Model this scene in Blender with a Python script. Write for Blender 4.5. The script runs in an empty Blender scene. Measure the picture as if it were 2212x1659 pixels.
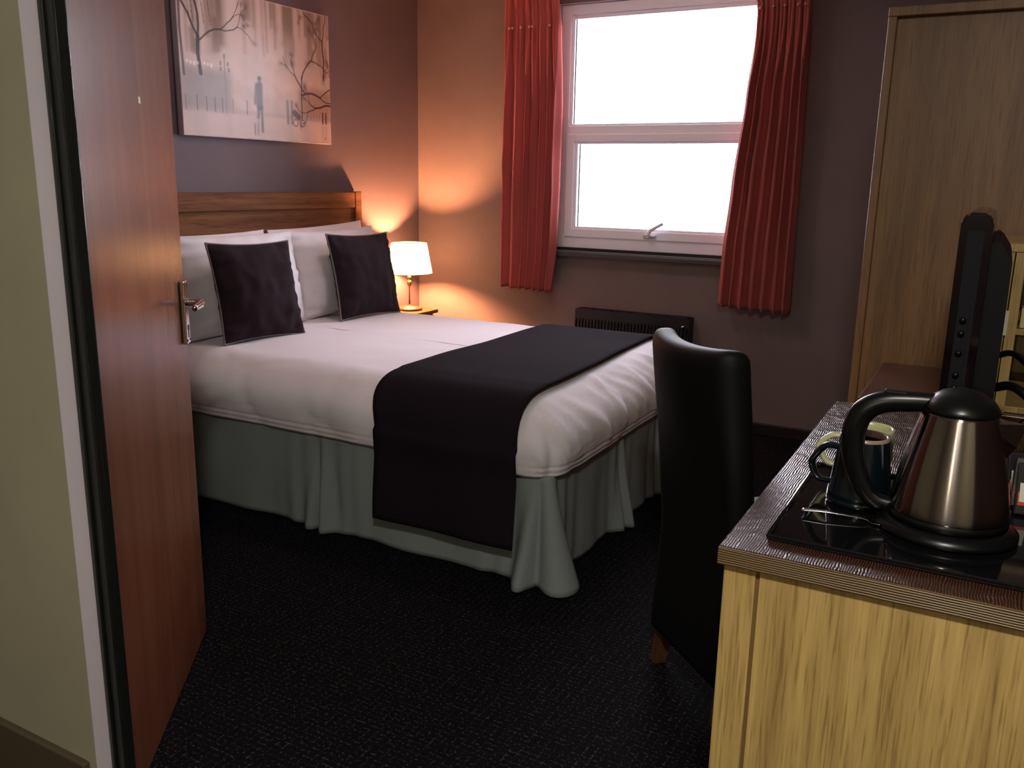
import bpy, bmesh, math, random
import numpy as np
from mathutils import Vector, Matrix, noise
PI = math.pi
SC = bpy.context.scene
COL = SC.collection

# ------------------------------------------------------------------ camera
YAW, PITCH, ROLL, FPX, EYE = 0.50209574, -0.22878166, 0.01765757, 1890.0, 1.30
cam_d = bpy.data.cameras.new('camera'); cam = bpy.data.objects.new('camera', cam_d); COL.objects.link(cam)
_f = Vector((-math.sin(YAW)*math.cos(PITCH), math.cos(YAW)*math.cos(PITCH), math.sin(PITCH)))
_r = Vector((math.cos(YAW), math.sin(YAW), 0)); _u = _r.cross(_f)
_r2 = _r*math.cos(ROLL)+_u*math.sin(ROLL); _u2 = -_r*math.sin(ROLL)+_u*math.cos(ROLL)
m = Matrix((( _r2.x, _u2.x, -_f.x, 0), (_r2.y, _u2.y, -_f.y, 0), (_r2.z, _u2.z, -_f.z, EYE), (0, 0, 0, 1)))
cam.matrix_world = m
cam_d.sensor_width = 36; cam_d.lens = FPX/2212*36; cam_d.clip_start = 0.02
SC.camera = cam

# ------------------------------------------------------------------ sky, lights, exposure
w = bpy.data.worlds.new('overcast_sky'); SC.world = w; w.use_nodes = True
bg = w.node_tree.nodes['Background']; bg.inputs[0].default_value = (0.90, 0.90, 1.0, 1); bg.inputs[1].default_value = 19.0
SC.view_settings.view_transform = 'Standard'; SC.view_settings.look = 'None'
SC.view_settings.exposure = 0.0; SC.view_settings.gamma = 1.0; SC.view_settings.use_curve_mapping = False
SC.cycles.use_denoising = True; SC.cycles.max_bounces = 8; SC.cycles.sample_clamp_indirect = 6

def light(name, typ, loc, energy, color, rot=(0, 0, 0), **kw):
    d = bpy.data.lights.new(name, typ); d.energy = energy; d.color = color
    for k, v in kw.items():
        if k == 'portal': d.cycles.is_portal = v
        else: setattr(d, k, v)
    o = bpy.data.objects.new(name, d); o.location = loc; o.rotation_euler = rot; COL.objects.link(o)
    return o
# daylight is the sky itself; this portal only guides sampling through the window opening
light('window_portal', 'AREA', (-1.65, 4.74, 1.57), 1, (1, 1, 1), (-PI/2, 0, 0), shape='RECTANGLE', size=1.16, size_y=1.28, portal=True)
# dim ceiling lamp of the bedroom and the greenish lamp of the entrance lobby behind the camera
light('bedroom_ceiling_light', 'AREA', (-2.0, 3.0, 2.37), 6.0, (1.0, 0.76, 0.68), shape='DISK', size=0.28)
light('lobby_wall_light', 'POINT', (-0.10, -1.95, 1.62), 22.0, (1.0, 0.95, 0.80), shadow_soft_size=.03)
light('lobby_ceiling_light', 'AREA', (0.12, -0.25, 2.34), 50.0, (1.0, 0.96, 0.84), shape='DISK', size=0.22)

# ------------------------------------------------------------------ materials
def mat(name, color=(.8, .8, .8), rough=.5, metal=0., **kw):
    m = bpy.data.materials.new(name); m.use_nodes = True
    b = m.node_tree.nodes['Principled BSDF']
    b.inputs['Base Color'].default_value = (*color, 1)
    b.inputs['Roughness'].default_value = rough; b.inputs['Metallic'].default_value = metal
    for k, v in kw.items():
        b.inputs[k.replace('_', ' ')].default_value = v
    return m
def N(m, t, **kw):
    n = m.node_tree.nodes.new(t)
    for k, v in kw.items(): setattr(n, k, v)
    return n
def L(m, a, b): m.node_tree.links.new(a, b)
def coords(m, scale=(1, 1, 1), rot=(0, 0, 0)):
    tc = N(m, 'ShaderNodeTexCoord'); mp = N(m, 'ShaderNodeMapping')
    mp.inputs['Scale'].default_value = scale; mp.inputs['Rotation'].default_value = rot
    L(m, tc.outputs['Object'], mp.inputs['Vector']); return mp.outputs['Vector']
def ramp(m, fac, stops):
    r = N(m, 'ShaderNodeValToRGB'); els = r.color_ramp.elements
    while len(els) < len(stops): els.new(0.5)
    for e, (p, c) in zip(els, stops): e.position = p; e.color = (*c, 1)
    L(m, fac, r.inputs[0]); return r.outputs[0]
def tex(m, vec, scale, detail=4, rough=.6, dist=0.):
    n = N(m, 'ShaderNodeTexNoise'); n.inputs['Scale'].default_value = scale; n.inputs['Detail'].default_value = detail
    n.inputs['Roughness'].default_value = rough; n.inputs['Distortion'].default_value = dist
    if vec is not None: L(m, vec, n.inputs['Vector'])
    return n.outputs[0]
def bump(m, h, strength=.3, dist=.002):
    b = N(m, 'ShaderNodeBump'); b.inputs['Strength'].default_value = strength; b.inputs['Distance'].default_value = dist
    L(m, h, b.inputs['Height']); L(m, b.outputs[0], m.node_tree.nodes['Principled BSDF'].inputs['Normal'])
def BC(m, out): L(m, out, m.node_tree.nodes['Principled BSDF'].inputs['Base Color'])

def plaster(name, c, var=.08, rough=.75, bs=.15):
    m = mat(name, c, rough)
    n = tex(m, coords(m), 3, 5)
    lo = tuple(x*(1-var) for x in c); hi = tuple(x*(1+var) for x in c)
    BC(m, ramp(m, n, [(.3, lo), (.7, hi)]))
    bump(m, tex(m, coords(m), 160, 3), bs, .001)
    return m
def wood(name, dark, light_, grain='z', rough=.45, scale=1., streak=.5, **kw):
    m = mat(name, light_, rough, **kw)
    s = {'x': (1.2, 28, 28), 'y': (28, 1.2, 28), 'z': (28, 28, 1.2)}[grain]
    s = tuple(a*scale for a in s)
    v = coords(m, s)
    n1 = tex(m, v, 1.0, 6, .62, .35)
    s2 = {'x': (9, 260, 260), 'y': (260, 9, 260), 'z': (260, 260, 9)}[grain]
    n2 = tex(m, coords(m, s2), 1.0, 3, .6)
    s3 = {'x': (.6, 6, 6), 'y': (6, .6, 6), 'z': (6, 6, .6)}[grain]
    n3 = tex(m, coords(m, s3), 1., 3, .5, .5)
    mid = tuple((a+b)/2 for a, b in zip(dark, light_))
    c1 = ramp(m, n1, [(.28, dark), (.46, mid), (.62, light_)])
    mx = N(m, 'ShaderNodeMix', data_type='RGBA', blend_type='MULTIPLY'); mx.inputs[0].default_value = streak
    c2 = ramp(m, n2, [(.34, (.42, .34, .26)), (.44, (.88, .86, .82)), (.60, (1.06, 1.06, 1.06))])
    L(m, c1, mx.inputs[6]); L(m, c2, mx.inputs[7])
    mx2 = N(m, 'ShaderNodeMix', data_type='RGBA', blend_type='MULTIPLY'); mx2.inputs[0].default_value = .5
    c3 = ramp(m, n3, [(.3, (.7, .66, .6)), (.7, (1.1, 1.1, 1.1))])
    L(m, mx.outputs[2], mx2.inputs[6]); L(m, c3, mx2.inputs[7])
    BC(m, mx2.outputs[2]); bump(m, n2, .12, .001)
    return m
def cloth(name, c, weave=900, rough=.9, bs=.2, wr=0., sheen=.0):
    m = mat(name, c, rough, Sheen_Weight=sheen, Specular_IOR_Level=.04)
    n = tex(m, coords(m), weave, 2)
    if wr > 0:
        n2 = tex(m, coords(m, (5, 3, 7)), 2.2, 5, .55, 1.2)
        a = N(m, 'ShaderNodeMath', operation='MULTIPLY'); a.inputs[1].default_value = wr; L(m, n2, a.inputs[0])
        b = N(m, 'ShaderNodeMath', operation='ADD'); L(m, a.outputs[0], b.inputs[0])
        s = N(m, 'ShaderNodeMath', operation='MULTIPLY'); s.inputs[1].default_value = .04; L(m, n, s.inputs[0]); L(m, s.outputs[0], b.inputs[1])
        bump(m, b.outputs[0], .8, .012)
    else:
        bump(m, n, bs, .001)
    return m

M = {}
M['wall_mauve'] = plaster('dark_mauve_paint', (.125, .088, .100))
M['wall_taupe'] = plaster('taupe_mauve_paint', (.185, .132, .125))
M['wall_green'] = plaster('sage_cream_paint', (.29, .26, .185), .07)
M['reveal'] = plaster('lilac_white_gloss_paint', (.55, .48, .54), .04, .5)
M['ceiling'] = plaster('white_ceiling_paint', (.62, .58, .56))
M['black_gloss'] = mat('black_gloss_paint', (.008, .009, .008), .28)
v = coords(M['black_gloss'], (60, 60, 2.0)); bump(M['black_gloss'], tex(M['black_gloss'], v, 1.5, 5), .5, .004)
M['skirting'] = mat('dark_skirting_paint', (.018, .011, .011), .4)
M['skirting_brown'] = mat('brown_skirting_paint', (.07, .05, .03), .5)
M['oak'] = wood('light_oak_veneer', (.34, .215, .076), (.54, .37, .135), 'z', .42, 1.0, .6)
M['oak_dimmed'] = wood('dimmed_oak_veneer', (.19, .092, .038), (.30, .152, .064), 'z', .45, .8, .6)  # same oak as the desk, its dim light put into the colour
M['oak_groove'] = mat('dark_groove_edge', (.16, .085, .03), .6)
M['headboard_wood'] = wood('brown_oak_headboard', (.11, .042, .018), (.23, .10, .044), 'y', .6, .9, .6, Specular_IOR_Level=.08)
M['leg_wood'] = wood('brown_beech_leg', (.07, .03, .015), (.12, .055, .025), 'z', .5)
M['red_wood'] = wood('mahogany_stained_top', (.06, .016, .010), (.10, .027, .016), 'x', .3)
M['door_wood'] = wood('reddish_sapele_door_veneer', (.16, .052, .027), (.21, .074, .038), 'z', .24, .5, .12, Specular_IOR_Level=.22)
# wenge-like desk top with rippled relief along the grain
m_ = mat('rippled_dark_brown_worktop', (.05, .02, .012), .26, Specular_IOR_Level=.3); M['desk_top'] = m_
wv = N(m_, 'ShaderNodeTexWave', wave_type='BANDS', bands_direction='X'); wv.inputs['Scale'].default_value = 78
wv.inputs['Distortion'].default_value = 7.0; wv.inputs['Detail'].default_value = 2.0; wv.inputs['Detail Scale'].default_value = .55
L(m_, coords(m_, (1, .55, 1)), wv.inputs['Vector'])
BC(m_, ramp(m_, wv.outputs[1], [(.2, (.022, .008, .005)), (.8, (.075, .030, .017))])); bump(m_, wv.outputs[1], .9, .0010)
m_ = mat('rippled_brown_desk_edge', (.12, .065, .025), .4); M['desk_edge'] = m_
wv = N(m_, 'ShaderNodeTexWave', wave_type='BANDS', bands_direction='Z'); wv.inputs['Scale'].default_value = 85
wv.inputs['Distortion'].default_value = 4.0; wv.inputs['Detail'].default_value = 2.0; wv.inputs['Detail Scale'].default_value = .3
L(m_, coords(m_, (.35, .35, 1)), wv.inputs['Vector'])
BC(m_, ramp(m_, wv.outputs[1], [(.2, (.055, .030, .010)), (.8, (.19, .11, .042))])); bump(m_, wv.outputs[1], .8, .001)
M['linen'] = cloth('white_cotton_duvet', (.73, .68, .73), 1200, .85, .1, .18)
M['pillow'] = cloth('white_cotton_pillowcase', (.72, .68, .72), 1200, .85, .1, .15)
M['skirt'] = cloth('pale_grey_valance_cotton', (.22, .245, .25), 900, .9, .15)
M['dark_fabric'] = cloth('charcoal_aubergine_fabric', (.022, .014, .018), 700, .85, .35, 0, .03)
M['runner'] = cloth('black_aubergine_runner_fabric', (.014, .010, .014), 900, 1., .2, 0, 0.)
M['piping'] = mat('grey_piping_cord', (.16, .14, .13), .8)
M['chair'] = cloth('black_suede_upholstery', (.0012, .0012, .0015), 800, .6, .3, 0, .0)
M['chair'].node_tree.nodes['Principled BSDF'].inputs['Specular IOR Level'].default_value = .26
M['curtain'] = cloth('brick_red_curtain_cloth', (.38, .082, .072), 1100, .85, .25, 0, .1)
M['upvc'] = mat('white_upvc', (.86, .82, .90), .3)
M['gasket'] = mat('black_rubber_gasket', (.01, .01, .012), .6)
M['sill'] = mat('black_gloss_sill', (.05, .045, .05), .4)
M['chrome'] = mat('polished_chrome', (.75, .72, .74), .12, 1.)
M['satin'] = mat('satin_nickel', (.62, .60, .60), .3, 1.)
M['steel'] = mat('brushed_stainless_steel', (.27, .23, .215), .19, 1., Anisotropic=.9)
tg = N(M['steel'], 'ShaderNodeTangent', direction_type='RADIAL', axis='Z'); L(M['steel'], tg.outputs[0], M['steel'].node_tree.nodes['Principled BSDF'].inputs['Tangent'])
M['steel'].node_tree.nodes['Principled BSDF'].inputs['Anisotropic Rotation'].default_value = .25
M['black_plastic'] = mat('black_plastic', (.003, .003, .0035), .3, Specular_IOR_Level=.35)
M['black_matt'] = mat('black_matt_plastic', (.004, .0035, .004), .55, Specular_IOR_Level=.15)
M['tv_side'] = mat('grey_plastic_strip', (.010, .009, .012), .6, Specular_IOR_Level=.1)
M['tv_gloss'] = mat('piano_black_plastic', (.006, .003, .004), .12, Specular_IOR_Level=.15)
M['tray'] = mat('black_lacquered_tray', (.004, .004, .005), .06)
M['teal'] = mat('dark_teal_glazed_ceramic', (.002, .0055, .008), .18)
M['teal_rim'] = mat('worn_brown_rim_glaze', (.30, .20, .17), .25)
M['cream'] = mat('cream_glazed_ceramic', (.50, .50, .28), .3)
M['radiator'] = mat('black_enamel', (.007, .007, .009), .45)
M['paper'] = mat('white_paper', (.6, .6, .5), .8)
M['red_print'] = mat('red_printed_foil', (.5, .04, .02), .4)
M['black_foil'] = mat('black_foil', (.012, .010, .012), .3)
M['yellow_wood'] = mat('pale_yellow_plastic', (.55, .45, .22), .5)
M['pin'] = mat('dull_brass_pin', (.45, .27, .2), .4, .3)
M['brass'] = mat('antique_brass', (.55, .38, .2), .3, 1.)
M['edge_glint'] = mat('painted_edge_glint', (.62, .58, .66), .3)
m_ = mat('charcoal_loop_pile_carpet', (.012, .012, .014), .95, Specular_IOR_Level=.05); M['carpet'] = m_
vv = coords(m_, (1, 1, 1))
br = N(m_, 'ShaderNodeTexBrick'); br.offset = 0.0; br.inputs['Scale'].default_value = 1.0
br.inputs['Brick Width'].default_value = .022; br.inputs['Row Height'].default_value = .017; br.inputs['Mortar Size'].default_value = .0032
br.inputs['Mortar Smooth'].default_value = .6
br.inputs['Color1'].default_value = (.0045, .0042, .0055, 1); br.inputs['Color2'].default_value = (.006, .0055, .0068, 1); br.inputs['Mortar'].default_value = (.050, .036, .038, 1)
L(m_, vv, br.inputs['Vector'])
mz = N(m_, 'ShaderNodeMix', data_type='RGBA', blend_type='MIX')
nz = tex(m_, coords(m_, (1, 1, 1)), 130, 2)
L(m_, ramp(m_, nz, [(.52, (0, 0, 0)), (.62, (1, 1, 1))]), mz.inputs[0]); mz.inputs[6].default_value = (.005, .0047, .006, 1); L(m_, br.outputs[0], mz.inputs[7])
BC(m_, mz.outputs[2]); bump(m_, tex(m_, coords(m_), 400, 2), .6, .003)
# lampshade: pleated paper over a bulb
m_ = bpy.data.materials.new('cream_lampshade_fabric'); m_.use_nodes = True; M['shade'] = m_
nt = m_.node_tree; nt.nodes.remove(nt.nodes['Principled BSDF']); out = nt.nodes['Material Output']
df = N(m_, 'ShaderNodeBsdfDiffuse'); tr = N(m_, 'ShaderNodeBsdfTranslucent'); mx = N(m_, 'ShaderNodeMixShader')
df.inputs[0].default_value = (.8, .72, .6, 1); tr.inputs[0].default_value = (.98, .88, .74, 1); mx.inputs[0].default_value = .85
em = N(m_, 'ShaderNodeEmission'); em.inputs[0].default_value = (1, .52, .24, 1); em.inputs[1].default_value = 7.0; ad = N(m_, 'ShaderNodeAddShader')  # emission added to the shade, standing in for lamplight through its side
L(m_, df.outputs[0], mx.inputs[1]); L(m_, tr.outputs[0], mx.inputs[2]); L(m_, mx.outputs[0], ad.inputs[0]); L(m_, em.outputs[0], ad.inputs[1]); L(m_, ad.outputs[0], out.inputs[0])
m_ = bpy.data.materials.new('warm_lamp_bulb_glass'); m_.use_nodes = True; M['bulb'] = m_
b = m_.node_tree.nodes['Principled BSDF']; b.inputs['Emission Color'].default_value = (1, .40, .17, 1); b.inputs['Emission Strength'].default_value = 5000
m_ = bpy.data.materials.new('clear_window_glass'); m_.use_nodes = True; M['glass'] = m_
nt = m_.node_tree; nt.nodes.remove(nt.nodes['Principled BSDF']); out = nt.nodes['Material Output']
a = N(m_, 'ShaderNodeBsdfTransparent'); g = N(m_, 'ShaderNodeBsdfGlossy'); g.inputs['Roughness'].default_value = .02
fr = N(m_, 'ShaderNodeFresnel'); fr.inputs[0].default_value = 1.3; mx = N(m_, 'ShaderNodeMixShader')
L(m_, fr.outputs[0], mx.inputs[0]); L(m_, a.outputs[0], mx.inputs[1]); L(m_, g.outputs[0], mx.inputs[2]); L(m_, mx.outputs[0], out.inputs[0])

# ------------------------------------------------------------------ geometry helpers
WL = {}   # world location of each root
def link(o, parent):
    COL.objects.link(o)
    if parent is not None:
        o.parent = parent; p = WL.get(parent.name, Vector((0, 0, 0)))
        o.location = -p; WL[o.name] = Vector((0, 0, 0))
    else: WL[o.name] = Vector((0, 0, 0))
    return o
def mesh(name, vs, fs, material, parent=None, smooth=False):
    me = bpy.data.meshes.new(name); me.from_pydata([tuple(v) for v in vs], [], fs); me.validate(); me.update()
    bm = bmesh.new(); bm.from_mesh(me); bmesh.ops.recalc_face_normals(bm, faces=bm.faces); bm.to_mesh(me); bm.free()
    if smooth: me.polygons.foreach_set('use_smooth', [True]*len(me.polygons))
    for mm in (material if isinstance(material, (list, tuple)) else [material]): me.materials.append(mm)
    return link(bpy.data.objects.new(name, me), parent)
def bmobj(name, bm, material, parent=None, smooth=False):
    me = bpy.data.meshes.new(name); bmesh.ops.recalc_face_normals(bm, faces=bm.faces); bm.to_mesh(me); bm.free()
    if smooth: me.polygons.foreach_set('use_smooth', [True]*len(me.polygons))
    for mm in (material if isinstance(material, (list, tuple)) else [material]): me.materials.append(mm)
    return link(bpy.data.objects.new(name, me), parent)
def bbox(bm, lo, hi, bev=0., seg=2, mtx=None):
    r = bmesh.ops.create_cube(bm, size=1); vs = r['verts']
    for v in vs: v.co = Vector([lo[i]+(v.co[i]+.5)*(hi[i]-lo[i]) for i in range(3)])
    if bev > 0:
        es = list({e for v in vs for e in v.link_edges})
        q = bmesh.ops.bevel(bm, geom=es, offset=bev, segments=seg, affect='EDGES', profile=.5); vs = list({v for f in q['faces'] for v in f.verts} | {v for v in vs if v.is_valid})
    if mtx is not None:
        for v in vs: v.co = mtx @ v.co
    return vs
def box(name, lo, hi, material, parent=None, bev=.002, mtx=None, smooth=False):
    bm = bmesh.new(); bbox(bm, lo, hi, bev, 2, mtx); return bmobj(name, bm, material, parent, smooth)
def boxes(name, lst, material, parent=None, bev=.0):
    bm = bmesh.new()
    for lo, hi in lst: bbox(bm, lo, hi, bev)
    return bmobj(name, bm, material, parent)
def lathe(name, prof, c, material, parent=None, n=48, smooth=True, cap=True, elx=1.):
    vs, fs = [], []
    for r, z in prof:
        for k in range(n):
            a = 2*PI*k/n; vs.append((c[0]+r*math.cos(a)*elx, c[1]+r*math.sin(a), c[2]+z))
    for i in range(len(prof)-1):
        for k in range(n):
            fs.append((i*n+k, i*n+(k+1) % n, (i+1)*n+(k+1) % n, (i+1)*n+k))
    if cap:
        if prof[0][0] > 1e-5: fs.append(tuple(range(n)))
        if prof[-1][0] > 1e-5: fs.append(tuple((len(prof)-1)*n+k for k in range(n)))
    o = mesh(name, vs, fs, material, parent, smooth); 
    return o
def catmull(pts, n=8):
    P = [Vector(p) for p in pts]; P = [P[0]*2-P[1]]+P+[P[-1]*2-P[-2]]; out = []
    for i in range(1, len(P)-2):
        for k in range(n):
            t = k/n; a, b, c, d = P[i-1:i+3]
            out.append(.5*((2*b)+(c-a)*t+(2*a-5*b+4*c-d)*t*t+(3*b-a-3*c+d)*t**3))
    out.append(P[-2]); return out
def tubemesh(pts, rad, n=10, flat=1., up=None):
    """tube along pts, rad scalar or list; flat squashes the second axis"""
    vs, fs = [], []; m_ = len(pts)
    nrm = None
    for i, p in enumerate(pts):
        t = (pts[min(i+1, m_-1)]-pts[max(i-1, 0)]).normalized()
        if nrm is None:
            nrm = (Vector(up) if up else (Vector((0, 0, 1)) if abs(t.z) < .9 else Vector((1, 0, 0))))
        nrm = (nrm - t*nrm.dot(t)).normalized(); b = t.cross(nrm)
        r = rad[i] if isinstance(rad, (list, tuple)) else rad
        for k in range(n):
            a = 2*PI*k/n; vs.append(p + nrm*math.cos(a)*r + b*math.sin(a)*r*flat)
    for i in range(m_-1):
        for k in range(n): fs.append((i*n+k, i*n+(k+1) % n, (i+1)*n+(k+1) % n, (i+1)*n+k))
    fs.append(tuple(range(n))); fs.append(tuple((m_-1)*n+k for k in range(n)))
    return vs, fs
def tube(name, pts, rad, material, parent=None, n=10, flat=1., up=None, cat=8):
    P = catmull(pts, cat) if cat else [Vector(p) for p in pts]
    if isinstance(rad, (list, tuple)) and cat:
        rr = []
        for i in range(len(rad)-1):
            for k in range(cat): rr.append(rad[i]+(rad[i+1]-rad[i])*k/cat)
        rad = rr+[rad[-1]]
    vs, fs = tubemesh(P, rad, n, flat, up); return mesh(name, vs, fs, material, parent, True)
def root(name, label, cat, loc, group=None):
    o = bpy.data.objects.new(name, None); o.empty_display_size = .05; COL.objects.link(o); o.location = loc
    WL[o.name] = Vector(loc); o['label'] = label; o['category'] = cat
    if group: o['group'] = group
    return o
def tag(o, label, cat, group=None):
    o['label'] = label; o['category'] = cat
    if group: o['group'] = group
    return o
def struct(o, label=None):
    o['kind'] = 'structure'
    if label: o['label'] = label
    return o
def sm(a, b, x):
    t = max(0., min(1., (x-a)/(b-a))); return t*t*(3-2*t)
def nz3(x, y, z): return noise.noise(Vector((x, y, z)))
def frame_boxes(x0, x1, z0, z1, wl, wr, wb, wt, y0, y1):
    return [((x0, y0, z0), (x0+wl, y1, z1)), ((x1-wr, y0, z0), (x1, y1, z1)), ((x0+wl, y0, z0), (x1-wr, y1, z0+wb)), ((x0+wl, y0, z1-wt), (x1-wr, y1, z1))]

# ------------------------------------------------------------------ room shell
XA, YB, XR, H = -3.206, 4.589, .27, 2.42      # headboard wall, window wall, right wall, ceiling
WX0, WX1, WZ0, WZ1 = -2.262, -1.052, .912, 2.238
struct(box('floor', (XA-.1, -2.2, -.06), (1.2, YB+.1, 0), M['carpet'], None, 0), 'charcoal loop pile carpet with a fine grid of pale flecks')
struct(box('ceiling', (XA-.1, -2.2, H), (1.2, YB+.2, H+.08), M['ceiling'], None, 0), 'plain white ceiling')
struct(box('wall_left', (XA-.12, .9551, 0), (XA, YB+.16, H), M['wall_mauve'], None, 0), 'dark mauve painted wall behind the headboard')
struct(boxes('wall_back', [((XA, YB, 0), (WX0, YB+.16, H)), ((WX1, YB, 0), (1.2, YB+.16, H)), ((WX0, YB, 0), (WX1, YB+.16, WZ0)), ((WX0, YB, WZ1), (WX1, YB+.16, H))], M['wall_taupe']), 'taupe mauve painted wall with the window')
struct(box('wall_right', (XR, 1.2, 0), (XR+.93, YB, H), M['wall_taupe'], None, 0), 'taupe painted wall behind the desk')
struct(box('wall_front', (XA-.1, .90, 0), (-1.378, .955, H), M['wall_green'], None, 0), 'sage cream painted wall beside the open door')
struct(box('wall_lobby_left', (-2.3, -2.1, 0), (-2.2, .90, H), M['wall_green'], None, 0))
struct(box('wall_lobby_back', (-2.3, -2.2, 0), (1.2, -2.1, H), M['wall_green'], None, 0))
struct(box('wall_lobby_right', (1.1, -2.1, 0), (1.2, 1.2, H), M['wall_green'], None, 0))
struct(box('baseboard_front', (-2.2, .885, 0), (-1.40, .90, .205), M['skirting_brown'], None, .004), 'dark brown skirting along the sage wall')
struct(box('baseboard_back', (XA+.02, YB-.018, 0), (XR, YB, .062), M['skirting'], None, .004), 'dark skirting under the window wall')
struct(box('baseboard_left', (XA, .97, 0), (XA+.018, YB-.018, .062), M['skirting'], None, .004), 'dark skirting under the headboard wall')
# wall end and black door jamb
struct(box('trim_1', (-1.3782, .8985, 0), (-1.3755, .928, H), M['reveal'], None, .0), 'lilac white painted wall end beside the door')
bm = bmesh.new(); bbox(bm, (-1.3775, .9285, 0), (-1.336, .952, H), .003); bbox(bm, (-1.368, .923, 0), (-1.358, .9285, H), .002)
struct(bmobj('trim_2', bm, M['black_gloss']), 'black gloss painted door jamb with brush streaks')

# ------------------------------------------------------------------ window
win = bpy.data.objects.new('window_1', None); COL.objects.link(win); WL['window_1'] = Vector((0, 0, 0)); win['kind'] = 'structure'
win['label'] = 'white plastic framed window with fixed pane above an opening sash'
yf = YB+.012
X0, X1 = -2.253, -1.06
bm = bmesh.new()
for lo, hi in frame_boxes(X0, X1, .930, 2.232, .058, .058, .066, .052, yf, yf+.06): bbox(bm, lo, hi, .004)
bmobj('window_frame', bm, M['upvc'], win)
box('gasket', (WX0+.008, yf+.004, .9117), (WX1-.008, yf+.058, .9297), M['gasket'], win, 0)  # dark bedding strip, also put in as the shadow line under the frame
box('transom', (X0+.058, yf-.001, 1.553), (X1-.058, yf+.06, 1.600), M['upvc'], win, .004)
bm = bmesh.new()
for lo, hi in frame_boxes(X0+.050, X1-.050, 1.594, 2.186, .026, .026, .018, .028, yf+.010, yf+.045): bbox(bm, lo, hi, .008, 3)
bmobj('glazing_bead', bm, M['upvc'], win)
bm = bmesh.new()
for lo, hi in frame_boxes(X0+.052, X1-.052, .992, 1.556, .050, .050, .047, .040, yf-.012, yf+.045): bbox(bm, lo, hi, .005, 3)
sash = bmobj('sash', bm, M['upvc'], win)
bm = bmesh.new()
for lo, hi in frame_boxes(X0+.098, X1-.098, 1.034, 1.520, .022, .022, .018, .018, yf-.001, yf+.04): bbox(bm, lo, hi, .007, 3)
bmobj('glazing_bead', bm, M['upvc'], sash)
for (z0, z1, x0, x1) in ((1.608, 2.162, X0+.072, X1-.072), (1.048, 1.506, X0+.116, X1-.116)):
    bm = bmesh.new()
    for lo, hi in frame_boxes(x0, x1, z0, z1, .008, .008, .004, .004, yf+.028, yf+.034): bbox(bm, lo, hi)
    bmobj('gasket', bm, M['gasket'], win)
    box('pane', (x0+.002, yf+.036, z0+.002), (x1-.002, yf+.040, z1-.002), M['glass'], win, 0)
hx, hz = -1.677, 1.013
bm = bmesh.new(); bbox(bm, (hx-.038, yf-.024, hz-.009), (hx+.034, yf-.0125, hz+.009), .005, 3); bbox(bm, (hx-.012, yf-.046, hz-.010), (hx+.012, yf-.0235, hz+.012), .006, 3)
hd = bmobj('window_handle', bm, M['satin'], sash, True)
tube('window_handle_lever', [(hx, yf-.045, hz+.004), (hx+.010, yf-.052, hz+.030), (hx+.035, yf-.060, hz+.046), (hx+.088, yf-.066, hz+.074)], [.011, .010, .0085, .008], M['upvc'], sash, 10, .6)
struct(box('trim_3', (WX0-.01, 4.515, .886), (WX1+.01, yf-.001, .9115), M['sill'], None, .004), 'black gloss window sill board')
struct(boxes('trim_4', frame_boxes(WX0, WX1, WZ0, WZ1, .008, .008, .001, .005, YB+.001, YB+.08), M['reveal']), 'lilac white window reveal lining')

# ------------------------------------------------------------------ open door
a0 = Vector((-1.887, 1.612, 0)); dd = Vector((-.59479, .80388, 0)); nn = Vector((.80388, .59479, 0))
DM = Matrix(((dd.x, nn.x, 0, a0.x), (dd.y, nn.y, 0, a0.y), (0, 0, 1, 0), (0, 0, 0, 1)))   # local x to the free edge, y out of the visible face
dr = root('door_1', 'open reddish brown veneered door with chrome lever handle', 'door', tuple(DM @ Vector((-.77, 0, 0)))); del dr['category']; dr['kind'] = 'structure'
box('door_leaf', (-.772, -.042, .006), (.002, 0, 1.985), M['door_wood'], dr, .0015, DM)
box('edge_highlight', (-.775, .0002, .98), (-.770, .0022, 1.985), M['edge_glint'], dr, .0, DM)  # pale strip drawn as the window glint along the hinge edge
bm = bmesh.new(); bbox(bm, (-.052, .001, .862), (-.014, .013, 1.028), .0025, 2, DM)
pl = bmobj('handle_plate', bm, M['chrome'], dr)
tb = lambda pts: [DM @ Vector(p) for p in pts]
tube('lever', tb([(-.030, .012, .972), (-.030, .038, .972), (-.036, .050, .972), (-.060, .055, .971), (-.125, .052, .969)]), [.010, .010, .0105, .0105, .008], M['chrome'], pl, 14, .75)
vs, fs = tubemesh(tb([(-.030, .0125, .905), (-.030, .0142, .905)]), .0075, 16); kb = mesh('keyhole', vs, fs, M['black_plastic'], pl)
for dz in (.890, ): box('keyhole', (-.0335, .0128, dz-.012), (-.0265, .0140, dz+.010), M['black_plastic'], pl, 0, DM)
for zz in (.872, 1.018):
    for xx in (-.045, -.021):
        vs, fs = tubemesh(tb([(xx, .0125, zz), (xx, .0140, zz)]), .003, 10); mesh('screw', vs, fs, M['black_matt'], pl)
box('paint_chip', (-.30, .0001, 1.452), (-.285, .0006, 1.466), M['yellow_wood'], dr, 0, DM)

# ------------------------------------------------------------------ bed
BX0, BX1, BY0, BY1 = -3.14, -1.135, 2.345, 3.90
bed = root('divan_bed', 'king size divan bed with pale grey valance and oak panel headboard', 'bed', (-2.15, 3.12, 0))
box('divan_base', (BX0, BY0+.06, .03), (BX1-.06, BY1-.06, .34), M['skirt'], bed, .02)
box('mattress', (BX0, BY0+.05, .341), (BX1-.05, BY1-.05, .56), M['pillow'], bed, .04)
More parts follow.
